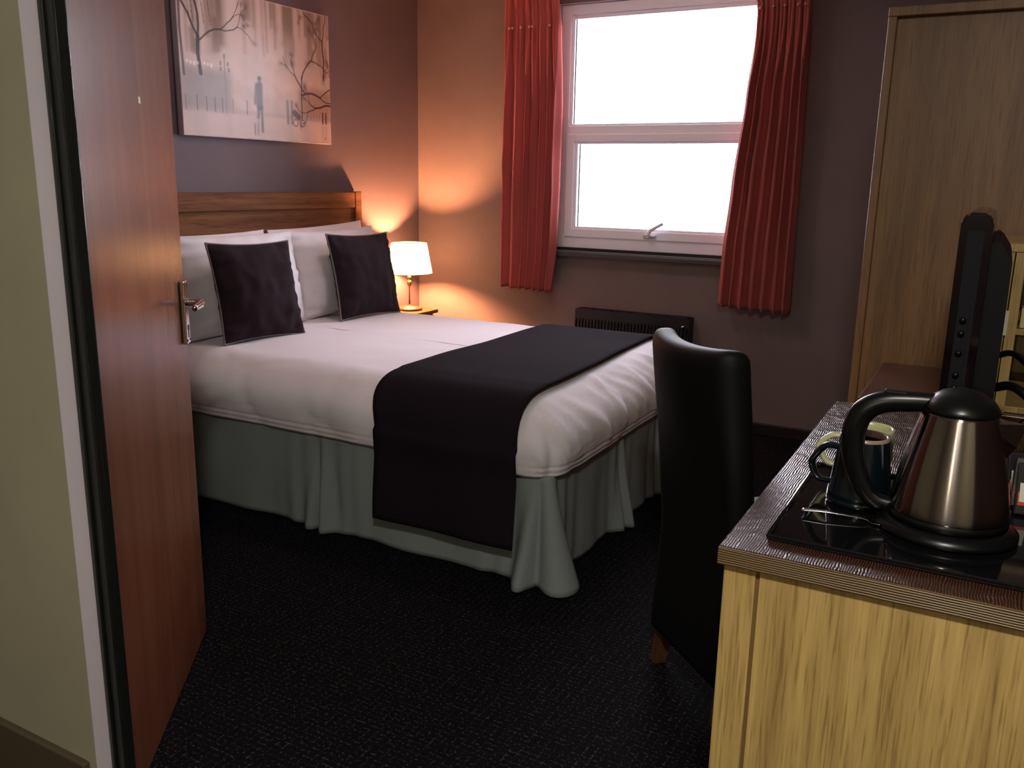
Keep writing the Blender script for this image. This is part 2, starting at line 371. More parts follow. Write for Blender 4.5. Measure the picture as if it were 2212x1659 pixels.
# headboard: rails, stiles, recessed panel as sub-parts of the headboard panel
hb = box('headboard', (-3.192, 2.35, .30), (-3.172, 3.92, 1.15), M['headboard_wood'], bed, .002)
box('top_rail', (-3.200, 2.30, 1.138), (-3.160, 3.912, 1.222), M['headboard_wood'], hb, .003)
box('stile', (-3.202, 3.9135, .05), (-3.158, 3.968, 1.224), M['headboard_wood'], hb, .003)
box('stile', (-3.202, 2.245, .05), (-3.158, 2.2985, 1.224), M['headboard_wood'], hb, .003)

def rrect(x0, x1, y0, y1, r, nside=70, ncor=22):
    """closed outline of a rounded rectangle, constant count"""
    r = max(r, 1e-4); pts = []
    cs = [((x1-r, y0+r), -PI/2), ((x1-r, y1-r), 0), ((x0+r, y1-r), PI/2), ((x0+r, y0+r), PI)]
    for i, ((cx, cy), a) in enumerate(cs):
        for k in range(ncor+1):
            t = a+PI/2*k/ncor; pts.append((cx+r*math.cos(t), cy+r*math.sin(t)))
        (nx, ny), na = cs[(i+1) % 4]; e = (nx+r*math.cos(na), ny+r*math.sin(na)); s = pts[-1]
        for k in range(1, nside): pts.append((s[0]+(e[0]-s[0])*k/nside, s[1]+(e[1]-s[1])*k/nside))
    return pts
RT, ZT, ZS = .19, .612, .455
def duvet_disp(x, y, z, side):
    """wrinkles; side 0 on top .. 1 on the hanging part"""
    inrun = sm(-1.95, -1.86, x)*(1-sm(-1.25, -1.16, x))*(1 if y < 2.8 else 1-sm(-1.30, -1.22, x))
    k = 1-.8*inrun
    top = .006*nz3(x*2.2+y*3.2, y*1.6-x*.8, 3.1)+.003*nz3(x*7-y*5, y*4+x*2, 1.2)
    d = top*(1-side)
    ex = abs(nz3((x*4.5+z*3.0), y*2.0, z*2.0+7)); d += side*(.012*nz3(x*3+z*2, y*3, z*3)-.010*math.exp(-ex*14))
    foot = sm(-1.50, -1.22, x)
    q = (y*13+z*11+x*5)+2.2*nz3(x*3, y*3, z*3)
    d += foot*(.35+.65*side)*sm(.375, .45, z)*(.014*(1-abs(math.sin(q)))**2.5+.006*nz3(x*9, y*15+z*11, z*6))
    q2 = (y*29+z*22+x*4)+3*nz3(x*4, y*4, z*4)
    d += foot*side*sm(.375, .45, z)*.008*(1-abs(math.sin(q2)))**3
    # hem stitching
    for zh in (.392, .412): d -= .004*math.exp(-((z-zh)/.0035)**2)
    # corner fold
    cr = math.exp(-((y-(BY0+.035))/.014)**2)*sm(BX1-.10, BX1-.02, x)*side
    d -= .016*cr
    return d*(k if side < 1 else k)
prof = [(.05, .372), (.015, .372), (.004, .380)]+[(0, z) for z in np.linspace(.386, ZS, 16)]
prof += [(RT*(1-math.cos(t)), ZS+(ZT-ZS)*math.sin(t)) for t in np.linspace(.08, PI/2, 16)]
prof += [(d, ZT+.004*min(1, (d-RT)*3)) for d in np.linspace(RT+.02, .765, 26)]
vs, fs = [], []
for (d, z) in prof:
    ins = rrect(BX0+d*.15, BX1-d, BY0+d, BY1-d, .11-d*.4)
    n_ = len(ins)
    for x, y in ins:
        side = 1-sm(0, RT*1.1, d)
        bulge = .018*math.sin(max(0, min(1, (z-.37)/.2))*PI)*side
        dsp = duvet_disp(x, y, z, side)+bulge
        # outward direction
        ox = 1 if x > BX1-d-.12 and d < RT*1.2 else 0; oy = -1 if y < BY0+d+.12 and d < RT*1.2 else (1 if y > BY1-d-.12 and d < RT*1.2 else 0)
        o = Vector((ox, oy, 0)); o = o.normalized() if o.length > 0 else o
        nrm = Vector((o.x*side, o.y*side, (1-side)+.15)); nrm.normalize()
        vs.append(Vector((x, y, z))+nrm*dsp)
for i in range(len(prof)-1):
    for k in range(n_): fs.append((i*n_+k, i*n_+(k+1) % n_, (i+1)*n_+(k+1) % n_, (i+1)*n_+k))
fs.append(tuple((len(prof)-1)*n_+k for k in range(n_)))
dv = mesh('duvet', vs, fs, M['linen'], None, True)
tag(dv, 'white cotton duvet tucked smoothly over the whole bed', 'duvet')

# valance skirt
path = []
for x in np.linspace(BX0+.02, BX1-.07, 260): path.append((x, BY0+.03, 0, -1))
for t in np.linspace(-PI/2, 0, 14)[1:-1]: path.append((BX1-.07+.04*math.cos(t), BY0+.07+.04*math.sin(t), math.cos(t), math.sin(t)))
for y in np.linspace(BY0+.07, BY1-.07, 220): path.append((BX1-.03, y, 1, 0))
for t in np.linspace(0, PI/2, 14)[1:-1]: path.append((BX1-.07+.04*math.cos(t), BY1-.07+.04*math.sin(t), math.cos(t), math.sin(t)))
for x in np.linspace(BX1-.07, BX0+.02, 160): path.append((x, BY1-.03, 0, 1))
S = [0.]
for i in range(1, len(path)): S.append(S[-1]+math.hypot(path[i][0]-path[i-1][0], path[i][1]-path[i-1][1]))
def s_at(px, py): return S[min(range(len(path)), key=lambda i: (path[i][0]-px)**2+(path[i][1]-py)**2)]
pleats = [(s_at(-2.10, BY0), .075, .05), (s_at(BX1-.04, BY0+.03), .10, .095), (s_at(BX1, 2.98), .055, .05), (s_at(BX1, BY1-.08), .07, .07), (s_at(BX1, 3.4), .05, .03)]
vs, fs = [], []; NT = 22
for i, (x, y, ox, oy) in enumerate(path):
    s = S[i]
    for j in range(NT):
        t = j/(NT-1); off = .004+.010*math.sin(s*23+2*nz3(s*2, t, 0))*(t**.8)*.6+.010*nz3(s*5, t*1.5, 2)*t
        for sp, wd, am in pleats:
            dlt = (s-sp)/(wd*(.35+.65*t)); off += am*(t**1.1)*math.exp(-abs(dlt)**3.5)
            off -= am*.75*(t**.9)*math.exp(-((s-sp+.012)/.012)**2)
            off += .010*math.sin((s-sp)*75)*math.exp(-((s-sp)/(wd*1.8))**2)*(.3+.7*t)
        z = .380-(.372+.006*nz3(s*3, 0, 4))*t
        vs.append((x+ox*off, y+oy*off, max(.004, z)))
for i in range(len(path)-1):
    for j in range(NT-1): fs.append((i*NT+j, (i+1)*NT+j, (i+1)*NT+j+1, i*NT+j+1))
sk = mesh('valance', vs, fs, M['skirt'], bed, True)
md = sk.modifiers.new('thickness', 'SOLIDIFY'); md.thickness = .0025

# dark bed runner following the duvet
sec = []
for z in np.linspace(.140, ZS, 16): sec.append((BY0-.045+.020*sm(.14, .45, z)-.012*math.sin(max(0, (z-.37)/.2)*PI), z))
for t in np.linspace(.08, PI/2, 14): sec.append((BY0-.025+(RT+.017)*(1-math.cos(t)), ZS+(ZT-ZS+.013)*math.sin(t)))
for y in np.linspace(BY0+RT+.02, BY1-RT-.02, 34): sec.append((y, ZT+.016+.0035*nz3(0, y*3, 5)))
sec2 = []
for t in np.linspace(PI/2, .08, 14): sec2.append((BY1+.020-(RT+.012)*(1-math.cos(t)), ZS+(ZT-ZS+.013)*math.sin(t)))
for z in np.linspace(ZS, .16, 12): sec2.append((BY1+.028, z))
sec += sec2
vs, fs = [], []; NR = 26
arc = 0
for i, (y, z) in enumerate(sec):
    for k in range(NR):
        u = k/(NR-1); hang = 1-sm(.45, .62, z)
        x0 = -1.862+.055*hang*(1 if y < 3 else 0); x1 = -1.315+.045*(1-sm(2.6, 3.7, y))+.018*hang
        x = x0+(x1-x0)*u
        vs.append((x, y-(.004*math.sin(u*9+z*6)*hang if y < 3 else 0), z+(.004*nz3(x*3, y*3, 9) if hang < .5 else 0)))
for i in range(len(sec)-1):
    for k in range(NR-1): fs.append((i*NR+k, i*NR+k+1, (i+1)*NR+k+1, (i+1)*NR+k))
rn = mesh('bed_runner', vs, fs, M['runner'], None, True)
md = rn.modifiers.new('thickness', 'SOLIDIFY'); md.thickness = .005; md.offset = 1
tag(rn, 'near black bed runner draped across the foot of the white duvet', 'bed runner')

# ------------------------------------------------------------------ pillows and cushions
def pad(name, c, w_, h_, t_, yaw, tilt, material, label, cat, group, dent=.05, pipe=None, seed=0, roll=0., nx=44, ny=36, pw=2.2):
    e = Vector((math.cos(yaw), math.sin(yaw), 0)); nb = Vector((-math.sin(yaw), math.cos(yaw), 0))
    u = Vector((0, 0, 1))*math.cos(tilt)+nb*math.sin(tilt)
    if roll:
        e, u = e*math.cos(roll)+u*math.sin(roll), u*math.cos(roll)-e*math.sin(roll)
    f = e.cross(u)   # towards the viewer side
    c = Vector(c)
    def P(a, b, s):
        x = w_/2*a*(1-dent*(1-b*b)); z = h_/2*b*(1-dent*(1-a*a))
        th = t_/2*max(0, (1-abs(a)**pw))**.55*max(0, (1-abs(b)**pw))**.55
        th *= 1+.10*nz3(a*2+seed, b*2, s)
        wr = .010*nz3(a*4+seed, b*3, 3+s)+.012*nz3(a*2.2, b*7+seed, s)*abs(a)*1.2
        return c+e*x+u*z+f*(s*th+wr*min(1, th/.02)*s)
    vs, fs = [], []
    A = [math.sin(PI/2*(2*i/nx-1)) for i in range(nx+1)]; B = [math.sin(PI/2*(2*i/ny-1)) for i in range(ny+1)]
    for s in (1, -1):
        for b in B:
            for a in A: vs.append(P(a, b, s))
    n1 = (nx+1)*(ny+1)
    for s in (0, 1):
        for j in range(ny):
            for i in range(nx):
                q = [s*n1+j*(nx+1)+i, s*n1+j*(nx+1)+i+1, s*n1+(j+1)*(nx+1)+i+1, s*n1+(j+1)*(nx+1)+i]
                fs.append(tuple(q if s == 0 else q[::-1]))
    if pipe:
        r = root(name, label, cat, tuple(c-u*h_/2), group); o = mesh('cover', vs, fs, material, r, True)
        ring = [P(a, -1, 0) for a in A]+[P(1, b, 0) for b in B[1:]]+[P(a, 1, 0) for a in A[::-1][1:]]+[P(-1, b, 0) for b in B[::-1][1:]]
    else:
        r = o = mesh(name, vs, fs, material, None, True); tag(o, label, cat, group)
    bm = bmesh.new(); bm.from_mesh(o.data); bmesh.ops.remove_doubles(bm, verts=bm.verts, dist=1e-4); bmesh.ops.recalc_face_normals(bm, faces=bm.faces); bm.to_mesh(o.data); bm.free()
    if pipe:
        tv, tf = tubemesh(ring, .0042, 8); mesh('piping', tv, tf, pipe, r, True)
    return r
G = 'white pillows against the headboard'
pad('pillow', (-3.088, 2.80, .835), .72, .43, .12, 1.57, .13, M['pillow'], 'white pillow behind the left front pillow, flat against the headboard', 'pillow', G, .05, None, 3)
pad('pillow', (-3.088, 3.55, .842), .72, .435, .12, 1.57, .13, M['pillow'], 'white pillow at the back by the lamp, its pointed corners showing', 'pillow', G, .04, None, 7, .035)
pad('pillow', (-2.945, 2.845, .832), .70, .435, .165, 1.55, .20, M['pillow'], 'white front pillow nearest the door, behind the left dark cushion', 'pillow', G, .03, None, 11)
pad('pillow', (-2.958, 3.525, .832), .66, .435, .165, 1.57, .20, M['pillow'], 'white front pillow behind the right dark cushion', 'pillow', G, .055, None, 15, .01)
G = 'dark piped cushions on the bed'
pad('cushion', (-2.765, 2.752, .820), .43, .42, .16, 1.47, .24, M['dark_fabric'], 'dark charcoal piped cushion nearer the door', 'cushion', G, .065, M['piping'], 21, -.02)
pad('cushion', (-2.790, 3.515, .822), .45, .42, .16, 1.53, .22, M['dark_fabric'], 'dark charcoal piped cushion nearer the bedside lamp', 'cushion', G, .065, M['piping'], 31, -.02)

# ------------------------------------------------------------------ bedside tables and lamp
def bedside(y0, y1, x1, h, label):
    t = root('bedside_table', label, 'bedside table', ((XA+x1)/2, (y0+y1)/2, 0), 'bedside tables')
    x0 = XA+.022
    box('table_top', (x0, y0-.01, h-.022), (x1+.015, y1+.01, h), M['headboard_wood'], t, .003)
    boxes('body', [((x0, y0, .06), (x1-.018, y0+.018, h-.0225)), ((x0, y1-.018, .06), (x1-.018, y1, h-.0225)), ((x0, y0+.018, .06), (x0+.01, y1-.018, h-.0225)), ((x0+.01, y0+.018, .06), (x1-.018, y1-.018, .08))], M['headboard_wood'], t)
    for k in range(2):
        z0 = .085+k*(h-.115)/2; d = box('drawer', (x1-.035, y0+.004, z0), (x1-.002, y1-.004, z0+(h-.115)/2-.006), M['headboard_wood'], t, .003)
        tube('drawer_handle', [(x1-.002, (y0+y1)/2-.04, z0+.12), (x1+.018, (y0+y1)/2-.035, z0+.12), (x1+.018, (y0+y1)/2+.035, z0+.12), (x1-.002, (y0+y1)/2+.04, z0+.12)], .004, M['satin'], d, 8)
    for sx in (x0+.02, x1-.06):
        for sy in (y0+.02, y1-.02): box('leg', (sx-.015, sy-.015, 0), (sx+.015, sy+.015, .06), M['headboard_wood'], t, .002)
    return t
bedside(3.985, 4.36, -2.93, .537, 'brown bedside table carrying the lit lamp beyond the bed')
bedside(1.85, 2.23, -2.70, .500, 'brown bedside table mostly hidden between the open door and the bed')
lx, ly = -3.036, 4.245
lamp = root('table_lamp', 'lit table lamp with cream tapered shade and slender brass stem in the corner', 'lamp', (lx, ly, .538))
lathe('base', [(0, 0), (.072, 0), (.075, .006), (.068, .014), (.045, .022), (.02, .028), (.006, .036)], (lx, ly, .538), M['leg_wood'], lamp, 40, cap=False)
lathe('stem', [(.0045, -.005), (.0045, .105), (.008, .108), (.013, .118), (.015, .128), (.012, .139), (.006, .144), (.011, .150), (.0125, .158), (.010, .167), (.005, .171), (.0085, .177), (.009, .184), (.005, .190), (.005, .212)], (lx, ly, .572), M['brass'], lamp, 20)
lathe('bulb', [(.001, 0), (.012, .002), (.012, .012), (.020, .024), (.023, .038), (.019, .052), (.008, .060), (.001, .062)], (lx, ly, .808), M['bulb'], lamp, 20)
tp = .932; bt = .757
sh = mesh('lamp_shade', *(lambda n=72: ([(lx+r*math.cos(2*PI*k/n), ly+r*math.sin(2*PI*k/n), z) for (r, z) in ((.135, bt), (.103, tp)) for k in range(n)], [(k, (k+1) % n, n+(k+1) % n, n+k) for k in range(n)]))(), M['shade'], lamp, True)
for r, z in ((.1355, bt), (.1035, tp)):
    pts = [Vector((lx+r*math.cos(2*PI*k/48), ly+r*math.sin(2*PI*k/48), z)) for k in range(49)]
    tv, tf = tubemesh(pts, .0022, 6); mesh('shade_ring', tv, tf, M['brass'], sh, True)
tube('shade_support', [(lx-.103, ly, tp-.004), (lx, ly, tp-.004), (lx+.103, ly, tp-.004)], .0015, M['brass'], lamp, 6, cat=0)
tube('shade_support', [(lx, ly, tp-.004), (lx, ly, .862)], .003, M['brass'], lamp, 6, cat=0)

# ------------------------------------------------------------------ canvas picture
PY0, PY1, PZ0, PZ1 = 2.768, 3.742, 1.468, 2.104
pic = root('canvas_picture', 'unframed canvas painting of a figure walking in a misty tree lined park', 'picture', (XA+.02, (PY0+PY1)/2, PZ0))
box('stretched_canvas', (XA+.002, PY0, PZ0), (XA+.034, PY1, PZ1), M['reveal'], pic, .002)
W_, H_ = 360, 240
rs = np.random.RandomState(4)
uu, vv_ = np.meshgrid(np.linspace(0, 1, W_+1), np.linspace(0, 1, H_+1))
img = np.zeros((H_+1, W_+1, 3))
base = np.array([.50, .37, .33]); img[:] = base
def blur(a, k):
    for ax in (0, 1):
        for _ in range(2):
            a = sum(np.roll(a, s, ax) for s in range(-k, k+1))/(2*k+1)
    return a
def over(mask, c, op=1.):
    global img
    mk = np.clip(mask*op, 0, 1)[..., None]; img = img*(1-mk)+np.array(c)*mk
nb_ = blur(rs.rand(H_+1, W_+1), 6); nb_ = (nb_-nb_.min())/(nb_.max()-nb_.min())
img *= (.86+.28*nb_)[..., None]
def rect(u0, u1, v0, v1, soft=3):
    return blur(((uu > u0) & (uu < u1) & (vv_ > v0) & (vv_ < v1)).astype(float), soft)
def line(pts, wd, soft=0):
    mk = np.zeros_like(uu)
    for (a, b) in zip(pts[:-1], pts[1:]):
        ax, ay = a; bx, by = b; dx, dy = (bx-ax)*1.53, by-ay; L2 = dx*dx+dy*dy+1e-9
        t = np.clip((((uu-ax)*1.53)*dx+(vv_-ay)*dy)/L2, 0, 1)
        dist = np.hypot((uu-ax)*1.53-t*dx, vv_-ay-t*dy); mk = np.maximum(mk, (dist < wd).astype(float)*np.clip((wd-dist)/(wd*.5)+.3, 0, 1))
    return blur(mk, soft) if soft else mk
BR = (.19, .115, .085); DK = (.035, .018, .025); GR = (.17, .155, .175)
# buildings: vertical streaks fading into mist
for _ in range(130):
    u0 = rs.uniform(.0, 1.); wd = rs.uniform(.01, .045); v1 = 1.05; v0 = rs.uniform(.50, .88)
    if .26 < u0 < .38: continue
    over(rect(u0, u0+wd, v0, v1, 2), (.22, .145, .11) if rs.rand() < .55 else (.52, .38, .34), rs.uniform(.4, .9))
over(rect(.20, .29, .62, 1.05, 3), BR, .6); over(rect(.16, .23, .55, 1.05, 4), BR, .35)
over(rect(.27, .37, .40, 1.05, 5), (.56, .43, .40), .7)
over(rect(.60, 1.0, .45, .80, 8), (.40, .29, .24), .35)
over(rect(0, .30, .16, .46, 6), GR, .65)
over(rect(.75, 1.0, .17, .42, 6), (.26, .15, .115), .75)
over(rect(0, 1, .17, .20, 2), (.36, .27, .27), .55)
over(rect(-.1, 1.1, -.1, .17, 2), (.52, .39, .36), .7)
over(blur(np.exp(-(((uu-.47)/.13)**2+((vv_-.55)/.30)**2)), 2), (.55, .46, .46), .5)
for (a, b, o_) in ((.06, .14, .5), (.26, .29, .3), (.44, .50, .4), (.66, .71, .4), (.78, .83, .4), (.92, .98, .45)): over(rect(a, b, .0, .17, 3), (.40, .33, .32), o_)
def branch(u, v, ang, ln, wd, dep, seed=[7]):
    if dep == 0: return
    pts = [(u, v)]
    for k in range(4):
        seed[0] += 1; ang += rs.uniform(-.35, .35); u += math.cos(ang)*ln/4/1.53; v += math.sin(ang)*ln/4; pts.append((u, v))
    over(line(pts, wd*1.25), DK, .9)
    if dep <= 2 and rs.rand() < .6: over(blur(np.exp(-(((uu-u)*1.53/rs.uniform(.012, .03))**2+((vv_-v)/rs.uniform(.012, .035))**2)), 1), DK, rs.uniform(.3, .7))
    for _ in range(2 if dep > 1 else 1): branch(u, v, ang+rs.uniform(-.9, .9), ln*rs.uniform(.55, .8), wd*.6, dep-1)
over(line([(.015, 1.0), (.01, .7), (.02, .40)], .012), DK, .8)
over(line([(.115, .42), (.105, .55), (.11, .66)], .018), DK, .95)
branch(.11, .66, 1.9, .32, .008, 5); branch(.11, .66, 1.2, .30, .008, 5); branch(.12, .64, .45, .22, .006, 4); branch(.03, .88, .9, .25, .006, 4)
for u0 in (.07, .13, .17, .05): over(line([(u0, 1.), (u0+.02, .75)], .004), DK, .6)
over(line([(.775, .17), (.775, .35), (.78, .50)], .008), DK, .8)
branch(.78, .36, .35, .22, .007, 5); branch(.78, .48, 1.2, .2, .006, 5); branch(.95, .5, 1.7, .3, .006, 5); branch(1., .30, 2.7, .16, .007, 4); branch(.80, .38, 2.3, .16, .006, 3)
for u0, a, b in ((.26, .17, .44), (.26, .44, .55)): over(line([(u0, a), (u0, b)], .004), (.18, .15, .16), .8)
for (u0, v0) in ((.235, .46), (.285, .46), (.235, .50), (.26, .55), (.28, .50)): over(line([(u0, v0), (u0, v0+.015)], .010), (.15, .12, .13), .8)
for u0 in (.02, .085, .14, .19, .235, .30, .39): over(line([(u0, .17), (u0, .27)], .0035), DK, .7)
for u0 in np.arange(.82, 1., .022): over(line([(u0, .17), (u0, .21)], .003), DK, .6)
for u0 in (.04, .06, .08, .10, .14, .16, .18): over(line([(u0, .485+.01*math.sin(u0*60)), (u0+.001, .487)], .007, 1), (.95, .85, .82), .9)
# walking figure with two small dogs, group with pram, distant pair
FG = (.09, .095, .125)
over(line([(.478, .44), (.480, .44)], .022, 1), FG, .9); over(line([(.478, .39), (.474, .24)], .036, 1), FG, .85); over(line([(.455, .39), (.445, .26)], .015, 1), FG, .7)
over(line([(.468, .24), (.462, .16)], .016, 1), FG, .8); over(line([(.488, .24), (.487, .06)], .013, 1), FG, .9)
over(line([(.437, .03), (.437, .11)], .006, 1), DK, .8); over(line([(.457, .03), (.46, .12)], .006, 1), DK, .7); over(line([(.46, .12), (.47, .2)], .003), DK, .4)
for u0 in (.67, .70): over(line([(u0, .14), (u0, .30)], .016, 1), (.16, .15, .18), .85)
over(line([(.72, .22), (.75, .19)], .030, 1), DK, .8)
for u0 in (.725, .775):
    rr = np.hypot((uu-u0)*1.53, vv_-.145); over(((rr > .022) & (rr < .030)).astype(float), (.10, .08, .09), .9)
for u0 in (.935, .960): over(line([(u0, .16), (u0, .24)], .009), (.03, .02, .03), .9); over(line([(u0, .13), (u0, .06)], .006, 1), (.25, .18, .17), .5)
over(line([(.948, .035), (.952, .045)], .006), (.35, .06, .05), .8); over(line([(.96, .035), (.957, .045)], .004), (.35, .06, .05), .8)
xx_ = XA+.0348
vs = np.stack([np.full(uu.size, xx_), (PY0+.002+(PY1-PY0-.004)*uu).ravel(), (PZ0+.002+(PZ1-PZ0-.004)*vv_).ravel()], 1)
idx = np.arange((H_+1)*(W_+1)).reshape(H_+1, W_+1)
fs = np.stack([idx[:-1, :-1], idx[:-1, 1:], idx[1:, 1:], idx[1:, :-1]], -1).reshape(-1, 4)
me = bpy.data.meshes.new('painting'); me.from_pydata(vs.tolist(), [], fs.tolist())
ca = me.color_attributes.new('paint', 'FLOAT_COLOR', 'POINT')
ca.data.foreach_set('color', np.concatenate([np.clip(img, 0, 1), np.ones((H_+1, W_+1, 1))], -1).astype(np.float32).ravel())
m_ = mat('glossy_printed_canvas', (.5, .4, .4), .24, Specular_IOR_Level=.13); at = N(m_, 'ShaderNodeVertexColor', layer_name='paint'); BC(m_, at.outputs[0])
bump(m_, tex(m_, coords(m_), 700, 2), .12, .001)
me.materials.append(m_); link(bpy.data.objects.new('painting', me), pic)

# ------------------------------------------------------------------ curtains
def interp(tab, z):
    tab = sorted(tab)
    if z <= tab[0][0]: return tab[0][1]
    for (a, va), (b, vb) in zip(tab[:-1], tab[1:]):
        if z <= b: t = (z-a)/(b-a); t = t*t*(3-2*t)*.6+t*.4; return va+(vb-va)*t
    return tab[-1][1]
def curtain(name, left, right, zt, zb, yc, nf, ph, hook_z, label, seed, skew):
    r = root(name, label, 'curtain', ((interp(left, 1.5)+interp(right, 1.5))/2, yc, zb), 'curtains at the window')
    NU, NV = nf*24, 80; vs, fs = [], []
    rsx = np.random.RandomState(seed); wts = np.cumsum(np.concatenate([[0], rsx.uniform(.55, 1.5, nf)])); wts /= wts[-1]
    for j in range(NV+1):
        z = zb+(zt-zb)*j/NV; gath = sm(hook_z-.42, hook_z-.02, z); above = sm(hook_z-.01, hook_z+.03, z)
        x0, x1 = interp(left, z), interp(right, z)
        for i in range(NU+1):
            u = i/NU; k = min(nf-1, int(np.searchsorted(wts, u, side='right')-1)); lu = (u-wts[k])/(wts[k+1]-wts[k])
            fold = -1+2*abs(math.sin(PI*lu))**.85
            A = .034*(1-.55*gath)*(1-.3*above)
            y = yc-A*fold*(.8+.4*nz3(k*3.1+seed, z*1.5, 0))
            pinch = math.sin(2*PI*u*nf*2+1)*.008*gath*(1-above*.6)
            dx = .010*math.sin(2*PI*lu)*(1-gath)*skew+.004*nz3(z*1.0, k*2.3+seed, 1)
            zz = z-(.003*fold*(1-sm(zb, zb+.1, z)))-(.012*u*(1-sm(zb, zb+.2, z)))
            vs.append((x0+(x1-x0)*u+dx, y+pinch-.006*nz3(u*9, z*5, seed), zz))
    for j in range(NV):
        for i in range(NU): a = j*(NU+1)+i; fs.append((a, a+1, a+NU+2, a+NU+1))
    o = mesh('cloth', vs, fs, M['curtain'], r, True); md = o.modifiers.new('thickness', 'SOLIDIFY'); md.thickness = .004
    x0, x1 = interp(left, hook_z), interp(right, hook_z)
    for u in ((.14, .20, .35, .50, .56, .86) if seed == 1 else (.10, .34, .55, .80, .93)):
        p = Vector((x0+(x1-x0)*u, yc-.030, hook_z)); bm = bmesh.new(); bmesh.ops.create_icosphere(bm, subdivisions=2, radius=.0075, matrix=Matrix.Translation(p)); bmobj('pleat_pin', bm, M['pin'], r, True)
    return r
curtain('curtain', [(.70, -2.553), (1.2, -2.556), (2.3, -2.540)], [(.70, -2.218), (.95, -2.196), (1.3, -2.188), (1.7, -2.185), (2.1, -2.200), (2.3, -2.222)], 2.300, .695, 4.470, 7, 0, 2.108,
        'short brick red curtain gathered at the left of the window', 1, 1)
curtain('curtain', [(.68, -1.252), (.95, -1.246), (1.3, -1.222), (1.7, -1.185), (2.0, -1.155), (2.1, -1.155), (2.3, -1.19)], [(.68, -.888), (1.3, -.890), (2.0, -.905), (2.3, -.915)], 2.300, .684, 4.470, 7, 1, 2.116,
        'short brick red curtain gathered at the right of the window', 2, 1)
trk = box('curtain_rail', (-2.62, 4.44, 2.302), (-.86, 4.50, 2.330), M['upvc'], None, .004)
tag(trk, 'white curtain rail above the window', 'curtain rail')

# ------------------------------------------------------------------ radiator
rd = root('radiator', 'low black panel radiator on the wall under the window', 'radiator', (-1.73, 4.54, .12))
rx0, rx1, rz0, rz1 = -2.065, -1.398, .13, .597
vs, fs = [], []; n_ = 34; M_ = n_*6
for j, z in enumerate((rz0, rz0+.03, rz0+.06, rz1-.075, rz1-.05, rz1-.03, rz1)):
    for i in range(M_+1):
        u = i/M_; lu = (u*n_) % 1; g = .009*(1 if .3 < lu < .7 else 0)*(1 if 2 <= j <= 3 else 0)
        vs.append((rx0+(rx1-rx0)*u, 4.494+g, z))
for j in range(6):
    for i in range(M_): a = j*(M_+1)+i; fs.append((a, a+1, a+M_+2, a+M_+1))
o = mesh('front_panel', vs, fs, M['radiator'], rd); md = o.modifiers.new('t', 'SOLIDIFY'); md.thickness = .003
box('back_panel', (rx0, 4.558, rz0), (rx1, 4.574, rz1), M['radiator'], rd, .002)
for x in (rx0, rx1-.004): box('side_panel', (x, 4.497, rz0), (x+.004, 4.558, rz1), M['radiator'], rd, .001)
for k in range(6):
    xa = rx0+.004+k*(rx1-rx0-.008)/6; box('grille_bar', (xa, 4.498, rz1-.004), (xa+(rx1-rx0)/6-.010, 4.512, rz1+.004), M['radiator'], rd, .001)
    box('grille_bar', (xa, 4.540, rz1-.004), (xa+(rx1-rx0)/6-.010, 4.557, rz1+.004), M['radiator'], rd, .001)
tube('air_valve', [(rx1-.030, 4.494, rz1-.045), (rx1-.030, 4.478, rz1-.045)], .008, M['satin'], rd, 12, cat=0)
tube('air_valve', [(rx1-.030, 4.494, rz1-.085), (rx1-.030, 4.486, rz1-.085)], .005, M['black_matt'], rd, 12, cat=0)
for x in (rx0+.05, rx1-.05): tube('pipe', [(x, 4.53, rz0+.002), (x, 4.53, .0)], .0075, M['radiator'], rd, 10, cat=0)

# ------------------------------------------------------------------ chair
l1 = Vector((-.7245, 2.1445, 0)); e_ = Vector((.7332, -.6800, 0)); fo = Vector((.6800, .7332, 0))   # e along the back, fo towards the front of the seat
ch = root('dining_chair', 'black upholstered high back chair with short wooden legs pushed to the desk', 'chair', tuple(l1+e_*.21+fo*.2))
def chair_block(name, e0, e1, f0, f1, z0, z1, r, fn, nx, ny, nzz, parent=ch):
    bm = bmesh.new(); bmesh.ops.create_cube(bm, size=1)
    vs, fs = [], []; key = {}
    def vid(i, j, k):
        kk = (i, j, k)
        if kk not in key:
            p = Vector((e0+(e1-e0)*i/nx, f0+(f1-f0)*j/ny, z0+(z1-z0)*k/nzz))
            c = Vector((min(max(p.x, e0+r), e1-r), min(max(p.y, f0+r), f1-r), min(max(p.z, z0+.004), z1-r)))
            d = p-c
            if d.length > 1e-9: p = c+d.normalized()*min(d.length, r) if d.length > r else p
            key[kk] = len(vs); vs.append(fn(p))
        return key[kk]
    for i in range(nx):
        for j in range(ny): fs += [(vid(i, j, 0), vid(i+1, j, 0), vid(i+1, j+1, 0), vid(i, j+1, 0)), (vid(i, j, nzz), vid(i+1, j, nzz), vid(i+1, j+1, nzz), vid(i, j+1, nzz))]
    for i in range(nx):
        for k in range(nzz): fs += [(vid(i, 0, k), vid(i+1, 0, k), vid(i+1, 0, k+1), vid(i, 0, k+1)), (vid(i, ny, k), vid(i+1, ny, k), vid(i+1, ny, k+1), vid(i, ny, k+1))]
    for j in range(ny):
        for k in range(nzz): fs += [(vid(0, j, k), vid(0, j+1, k), vid(0, j+1, k+1), vid(0, j, k+1)), (vid(nx, j, k), vid(nx, j+1, k), vid(nx, j+1, k+1), vid(nx, j, k+1))]
    bm.free(); return mesh(name, vs, fs, M['chair'], parent, True)
